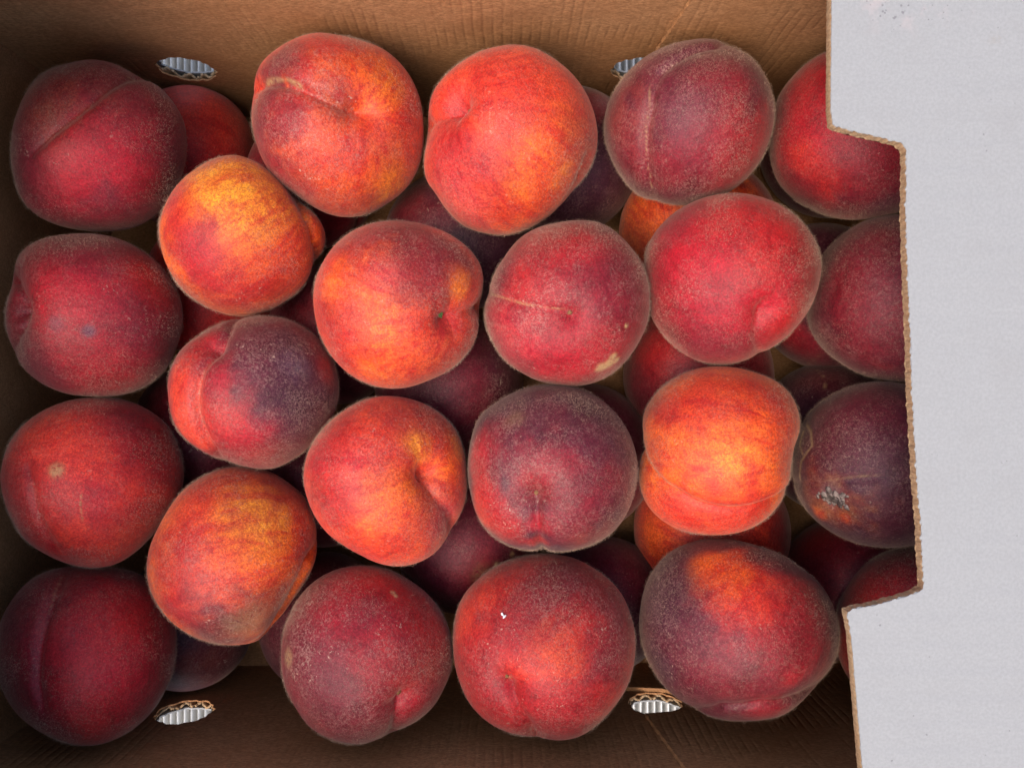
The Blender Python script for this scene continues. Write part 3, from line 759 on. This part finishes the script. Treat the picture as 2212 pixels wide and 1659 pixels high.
top('d1', 505, 1200, [(505,1008),(471,1013),(432,1032),(393,1060),(366,1097),(345,1134),(327,1170),(318,1210),(318,1238),(327,1277),(348,1314),(377,1348),(419,1374),(471,1390),(518,1393),(541,1391),(575,1379),(602,1345),(630,1300),(655,1262),(674,1232),(684,1208),(689,1176),(685,1139),(672,1105),(656,1071),(625,1045),(588,1021),(546,1011)],
    'O', .75, 'orange-yellow peach with a frosted purple lower edge, touching the bottom left peach',
    patches=[(535,1110,85,'Y',.8),(560,1140,70,'Y',.8),(420,1080,60,'R',.6),(470,1200,70,'C',.5),(420,1120,70,'C',.8),(370,1220,70,'S',.7),(420,1290,90,'R',.8),(500,1270,60,'C',.6),(570,1250,60,'O',.6),(560,1330,80,'M',.7),(470,1365,80,'D',.7),(380,1310,50,'S',.5),(620,1060,70,'M',.6),(500,1030,80,'R',.5),(660,1180,50,'R',.8),(600,1330,50,'M',.5),(540,1340,45,'T',.25),(560,1330,90,'F',.6),(400,1180,50,'F',.4)],
    grooves=[([(695,1165),(672,1210),(645,1262),(618,1315),(592,1365),(580,1390)], .045, .012, -.05)])
top('d2', 190, 1415, [(196,1222),(126,1226),(73,1246),(34,1285),(10,1322),(-3,1356),(-8,1420),(5,1486),(26,1526),(65,1565),(118,1594),(178,1611),(222,1607),(275,1583),(314,1552),(348,1507),(369,1460),(379,1395),(381,1356),(366,1311),(335,1261),(296,1238),(249,1226)],
    'K', .42, 'large dark crimson peach with a faint upright seam in the bottom left corner',
    patches=[(240,1400,170,'S',.6),(240,1320,90,'R',.7),(220,1440,90,'S',.7),(200,1560,90,'R',.5),(230,1380,50,'R',.6),(40,1340,70,'M',.6),(40,1490,70,'M',.6),(340,1400,70,'M',.3),(170,1380,80,'R',.4),(110,1270,60,'B',.5),(290,1530,60,'M',.4),(110,1560,60,'M',.5)],
    grooves=[([(150,1225),(120,1275),(100,1330),(90,1400),(92,1470),(108,1540)], .03, .012, .03)],
    lines=[([(135,1240),(112,1290),(98,1345)],'T',3,.6),([(100,1330),(90,1400),(92,1480)],'F',4,.4)])
top('d3', 793, 1413, [(789,1221),(829,1227),(881,1251),(923,1282),(954,1324),(973,1366),(979,1408),(975,1447),(959,1486),(939,1523),(907,1552),(868,1575),(823,1599),(782,1608),(737,1603),(698,1588),(666,1568),(643,1534),(619,1492),(609,1455),(607,1413),(611,1371),(625,1329),(645,1290),(677,1256),(724,1230)],
    'K', .95, 'downy rose-mauve peach with a small red stem hollow, leaning on the shaded wall',
    patches=[(770,1260,70,'S',.8),(820,1250,50,'R',.7),(880,1310,70,'R',.7),(930,1380,60,'R',.6),(740,1370,55,'S',.5),(800,1340,50,'K',.8),(810,1430,70,'R',.5),(690,1480,100,'M',.75),(640,1400,50,'M',.6),(880,1515,36,'S',1),(868,1480,30,'S',.8),(760,1560,80,'M',.5),(900,1450,60,'B',.4),(630,1420,18,'T',.45),(690,1330,90,'F',.5),(845,1290,6,'T',1),(850,1296,5,'T',.9),(720,1450,120,'F',.3)],
    grooves=[([(866,1495),(858,1530),(852,1565),(850,1610)], .035, .014, -.03)], dips=[(870,1498,44,.06)])
top('d4', 1177, 1398, [(1175,1195),(1240,1205),(1265,1217),(1286,1230),(1317,1254),(1343,1282),(1361,1324),(1372,1371),(1372,1413),(1367,1447),(1351,1489),(1325,1526),(1296,1557),(1259,1586),(1212,1600),(1176,1599),(1139,1591),(1088,1578),(1051,1557),(1017,1523),(996,1481),(983,1439),(978,1392),(980,1350),(991,1303),(1012,1269),(1038,1246),(1059,1230),(1110,1207),(1140,1199)],
    'R', .9, 'red peach carrying a tiny white flake, with a yellow blush and a creased stem hollow',
    patches=[(1060,1280,70,'C',.7),(1000,1340,40,'C',.4),(1180,1280,80,'K',.8),(1270,1270,80,'M',.6),(1205,1400,50,'O',.7),(1160,1450,60,'C',.7),(1240,1370,50,'R',.7),(1070,1500,36,'S',.8),(1140,1530,70,'R',.7),(1310,1420,60,'M',.7),(1200,1560,80,'K',.6),(1335,1340,50,'M',.6),(1030,1430,60,'K',.4),(1130,1360,60,'K',.5),(1170,1500,60,'S',.4),(1250,1300,80,'F',.5)],
    grooves=[([(1092,1462),(1105,1492),(1122,1525),(1142,1560),(1160,1610)], .032, .016, .03)], dips=[(1094,1466,40,.05)],
    lines=[([(1104,1480),(1120,1510),(1130,1530)],'F',8,.9),([(1090,1462),(1100,1472)],'T',6,.7)])
top('d5', 1597, 1358, [(1579,1166),(1513,1166),(1448,1191),(1416,1225),(1395,1261),(1385,1303),(1380,1350),(1385,1387),(1398,1421),(1416,1455),(1435,1484),(1453,1502),(1479,1523),(1513,1541),(1553,1552),(1605,1557),(1649,1554),(1684,1547),(1712,1531),(1742,1505),(1761,1487),(1785,1457),(1805,1424),(1812,1383),(1810,1342),(1796,1299),(1775,1263),(1739,1233),(1725,1224),(1676,1192),(1635,1178)],
    'M', .75, 'largest peach, maroon with one glowing orange patch, beside the lower tab of the flap', z=.092,
    patches=[(1520,1400,100,'M',.8),(1690,1330,90,'S',.8),(1640,1300,85,'R',.9),(1600,1272,66,'C',.95),(1560,1240,52,'O',1),(1530,1222,34,'O',1),(1590,1265,36,'O',.8),(1650,1310,40,'C',.7),(1430,1290,80,'D',.8),(1432,1430,42,'D',.95),(1700,1420,70,'K',.8),(1600,1450,90,'K',.5),(1660,1530,44,'S',.5),(1740,1350,60,'K',.7),(1430,1230,60,'D',.5),(1700,1450,24,'S',.5)],
    grooves=[([(1480,1548),(1560,1528),(1640,1516),(1710,1506),(1775,1478)], .03, .010, .04)],
    lines=[([(1580,1524),(1650,1514),(1715,1503),(1750,1490)],'F',10,.7)])
top('d6', 1985, 1367, 184, 'K', .6, 'crimson peach mostly under the lower flap tab, a wedge showing in the notch corner', z=.082,
    patches=[(1900,1275,70,'R',.8),(1880,1240,50,'K',.6),(1840,1430,60,'C',.5),(1930,1210,60,'M',.6)])

# ---- bottom layer, seen in the gaps
ZL = 0.0345
LOWER = [  # many of these colours are deepened, painting the shade of the gaps into the skin
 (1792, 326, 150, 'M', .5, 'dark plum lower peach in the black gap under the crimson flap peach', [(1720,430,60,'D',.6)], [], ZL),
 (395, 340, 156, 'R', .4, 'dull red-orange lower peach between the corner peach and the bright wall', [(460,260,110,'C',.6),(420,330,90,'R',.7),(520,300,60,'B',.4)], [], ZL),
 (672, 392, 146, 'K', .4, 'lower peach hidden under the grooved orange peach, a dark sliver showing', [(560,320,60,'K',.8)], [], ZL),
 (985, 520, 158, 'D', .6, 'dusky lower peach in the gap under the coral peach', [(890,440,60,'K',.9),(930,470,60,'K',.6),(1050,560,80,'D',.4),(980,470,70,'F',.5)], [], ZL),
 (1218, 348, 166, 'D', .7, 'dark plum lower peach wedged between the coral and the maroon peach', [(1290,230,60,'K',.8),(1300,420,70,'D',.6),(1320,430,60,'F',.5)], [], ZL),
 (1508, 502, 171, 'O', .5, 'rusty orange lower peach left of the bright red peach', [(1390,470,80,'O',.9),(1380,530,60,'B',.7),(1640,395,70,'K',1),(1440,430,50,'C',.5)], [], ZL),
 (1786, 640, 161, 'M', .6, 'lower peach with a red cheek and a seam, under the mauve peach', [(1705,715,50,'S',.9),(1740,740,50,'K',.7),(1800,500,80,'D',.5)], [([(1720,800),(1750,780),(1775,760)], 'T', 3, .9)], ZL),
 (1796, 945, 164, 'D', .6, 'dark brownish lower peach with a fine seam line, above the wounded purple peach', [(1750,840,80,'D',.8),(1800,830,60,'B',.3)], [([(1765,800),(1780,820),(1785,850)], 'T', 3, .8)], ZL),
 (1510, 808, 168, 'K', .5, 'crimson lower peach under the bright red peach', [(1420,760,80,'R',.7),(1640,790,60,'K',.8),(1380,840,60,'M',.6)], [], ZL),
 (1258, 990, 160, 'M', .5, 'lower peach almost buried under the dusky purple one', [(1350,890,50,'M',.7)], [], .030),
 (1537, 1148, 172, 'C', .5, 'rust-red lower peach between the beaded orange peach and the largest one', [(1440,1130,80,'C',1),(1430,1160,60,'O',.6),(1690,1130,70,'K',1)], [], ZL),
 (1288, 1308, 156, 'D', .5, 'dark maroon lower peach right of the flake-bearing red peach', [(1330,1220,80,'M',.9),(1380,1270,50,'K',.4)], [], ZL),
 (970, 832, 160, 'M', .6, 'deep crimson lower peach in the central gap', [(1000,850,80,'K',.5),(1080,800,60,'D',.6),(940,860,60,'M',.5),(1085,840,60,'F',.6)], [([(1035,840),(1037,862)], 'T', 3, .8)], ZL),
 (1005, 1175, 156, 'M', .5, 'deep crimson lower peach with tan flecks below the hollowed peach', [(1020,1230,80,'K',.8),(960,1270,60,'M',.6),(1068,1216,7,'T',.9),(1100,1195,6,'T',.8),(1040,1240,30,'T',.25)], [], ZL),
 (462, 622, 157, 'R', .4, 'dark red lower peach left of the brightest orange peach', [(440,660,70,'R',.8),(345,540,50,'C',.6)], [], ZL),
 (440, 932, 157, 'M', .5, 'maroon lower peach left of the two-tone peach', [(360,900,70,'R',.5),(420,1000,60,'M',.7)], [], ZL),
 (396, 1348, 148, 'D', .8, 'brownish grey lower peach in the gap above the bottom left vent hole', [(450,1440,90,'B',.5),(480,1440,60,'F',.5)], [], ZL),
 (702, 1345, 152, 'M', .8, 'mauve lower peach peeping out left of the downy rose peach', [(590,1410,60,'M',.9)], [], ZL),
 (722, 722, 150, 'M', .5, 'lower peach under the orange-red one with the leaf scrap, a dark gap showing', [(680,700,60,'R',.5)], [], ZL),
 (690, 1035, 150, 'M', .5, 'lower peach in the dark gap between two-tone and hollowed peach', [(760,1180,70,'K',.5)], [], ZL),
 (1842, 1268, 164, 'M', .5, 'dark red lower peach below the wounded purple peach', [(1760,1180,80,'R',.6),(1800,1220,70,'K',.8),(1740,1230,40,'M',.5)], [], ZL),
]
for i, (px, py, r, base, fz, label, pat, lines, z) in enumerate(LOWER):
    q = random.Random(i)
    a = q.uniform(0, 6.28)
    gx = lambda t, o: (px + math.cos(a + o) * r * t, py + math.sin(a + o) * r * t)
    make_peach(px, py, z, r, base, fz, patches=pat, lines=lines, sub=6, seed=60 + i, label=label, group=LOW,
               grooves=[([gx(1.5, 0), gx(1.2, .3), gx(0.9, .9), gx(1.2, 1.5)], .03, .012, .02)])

# ---- small parts: stem scars, leaf scrap, mould, flake
def blob(name, info, px, py, r, mat, parent, flat=0.6, seed=0, sub=2, stretch=1.0):
    p, v = surf(info, px, py)
    q = random.Random(seed)
    bm = bmesh.new()
    bmesh.ops.create_icosphere(bm, subdivisions=sub, radius=r)
    for vt in bm.verts:
        vt.co *= 1 + q.uniform(-.22, .22)
        vt.co.z *= flat; vt.co.x *= stretch
    me = bpy.data.meshes.new(name); bm.to_mesh(me); bm.free()
    me.polygons.foreach_set('use_smooth', [True] * len(me.polygons))
    o = link(name, me, mat, parent)
    o.location = p
    o.rotation_euler = v.to_track_quat('Z', 'Y').to_euler()
    return o
for key, x, y, r in (('b2', 966, 686, .0011), ('b3', 1231, 677, .0010), ('c5', 1151, 1073, .0010), ('d3', 867, 1499, .0012), ('d4', 1092, 1464, .0008), ('a3', 986, 221, .0009)):
    blob('stem_scar', T[key], x, y, r, M_STEM, T[key]['o'], seed=x)

def leaf_scrap(info, px, py):
    p, v = surf(info, px, py, 0.012)
    out = [(-.0011, -.0010), (-.0005, .0006), (.0001, .0012), (.0007, .0007), (.0012, -.0007), (.0002, -.0012)]
    vs = [(x, y, .0001 + 0.25 * abs(x)) for x, y in out] + [(0, 0, 0.0004)] + [(x, y, -.0001 + 0.25 * abs(x)) for x, y in out]
    n = len(out)
    fs = [(i, (i + 1) % n, n) for i in range(n)] + [tuple(range(2 * n, n, -1))] + [(i, i + n + 1, (i + 1) % n + n + 1, (i + 1) % n) for i in range(n)]
    o = link('leaf_scrap', mesh_from('leaf_scrap', vs, fs), M_LEAF, info['o'])
    o.location = p; o.rotation_euler = v.to_track_quat('Z', 'Y').to_euler()
leaf_scrap(T['b2'], 957, 681)

q = random.Random(12)
md = bpy.data.objects.new('mould_tuft', None)
mv, mf = [], []
info = T['c7']
for k in range(80):
    x = 1800 + q.gauss(0, 14); y = 1072 + q.gauss(0, 9) + (x - 1800) * .25
    p, v = surf(info, x, y)
    bm = bmesh.new(); bmesh.ops.create_icosphere(bm, subdivisions=1, radius=q.uniform(.0007, .0019))
    b0 = len(mv)
    for vt in bm.verts:
        c = vt.co * (1 + q.uniform(-.3, .3))
        c = c - v * c.dot(v) * 0.86
        mv.append(tuple(p + c))
    mf += [tuple(t.index + b0 for t in f.verts) for f in bm.faces]
    bm.free()
bpy.data.objects.remove(md)
mo = link('mould_patch', mesh_from('mould_patch', mv, mf, True), M_MOULD, info['o'])
mo['label'] = 'grey fluffy mould on the wound'

def flake(info, px, py):
    p, v = surf(info, px, py, 0.012)
    out = [(-.0009, .0011), (.0003, .0013), (.0006, .0010), (.0002, .0004), (.0005, -.0004), (.0003, -.0012), (-.0003, -.0011), (-.0002, -.0002), (-.0004, .0004), (-.0010, .0006)]
    n = len(out)
    vs = [(x, y, .00025 + 0.2 * abs(y)) for x, y in out] + [(x, y, 0.2 * abs(y)) for x, y in out]
    tri = [tuple(t) for t in tessellate_polygon([[Vector((x, y, 0)) for x, y in out]])]
    fs = tri + [tuple(i + n for i in reversed(t)) for t in tri] + [(i, (i + 1) % n, (i + 1) % n + n, i + n) for i in range(n)]
    me = mesh_from('petal_flake', vs, fs); fix_normals(me)
    o = link('petal_flake', me, M_FLAKE)
    o.location = info['o'].location + p
    o.rotation_euler = v.to_track_quat('Z', 'Y').to_euler()
    tag(o, 'tiny white flake lying on the red peach near the shaded wall', 'flake')
flake(T['d4'], 1089, 1331)
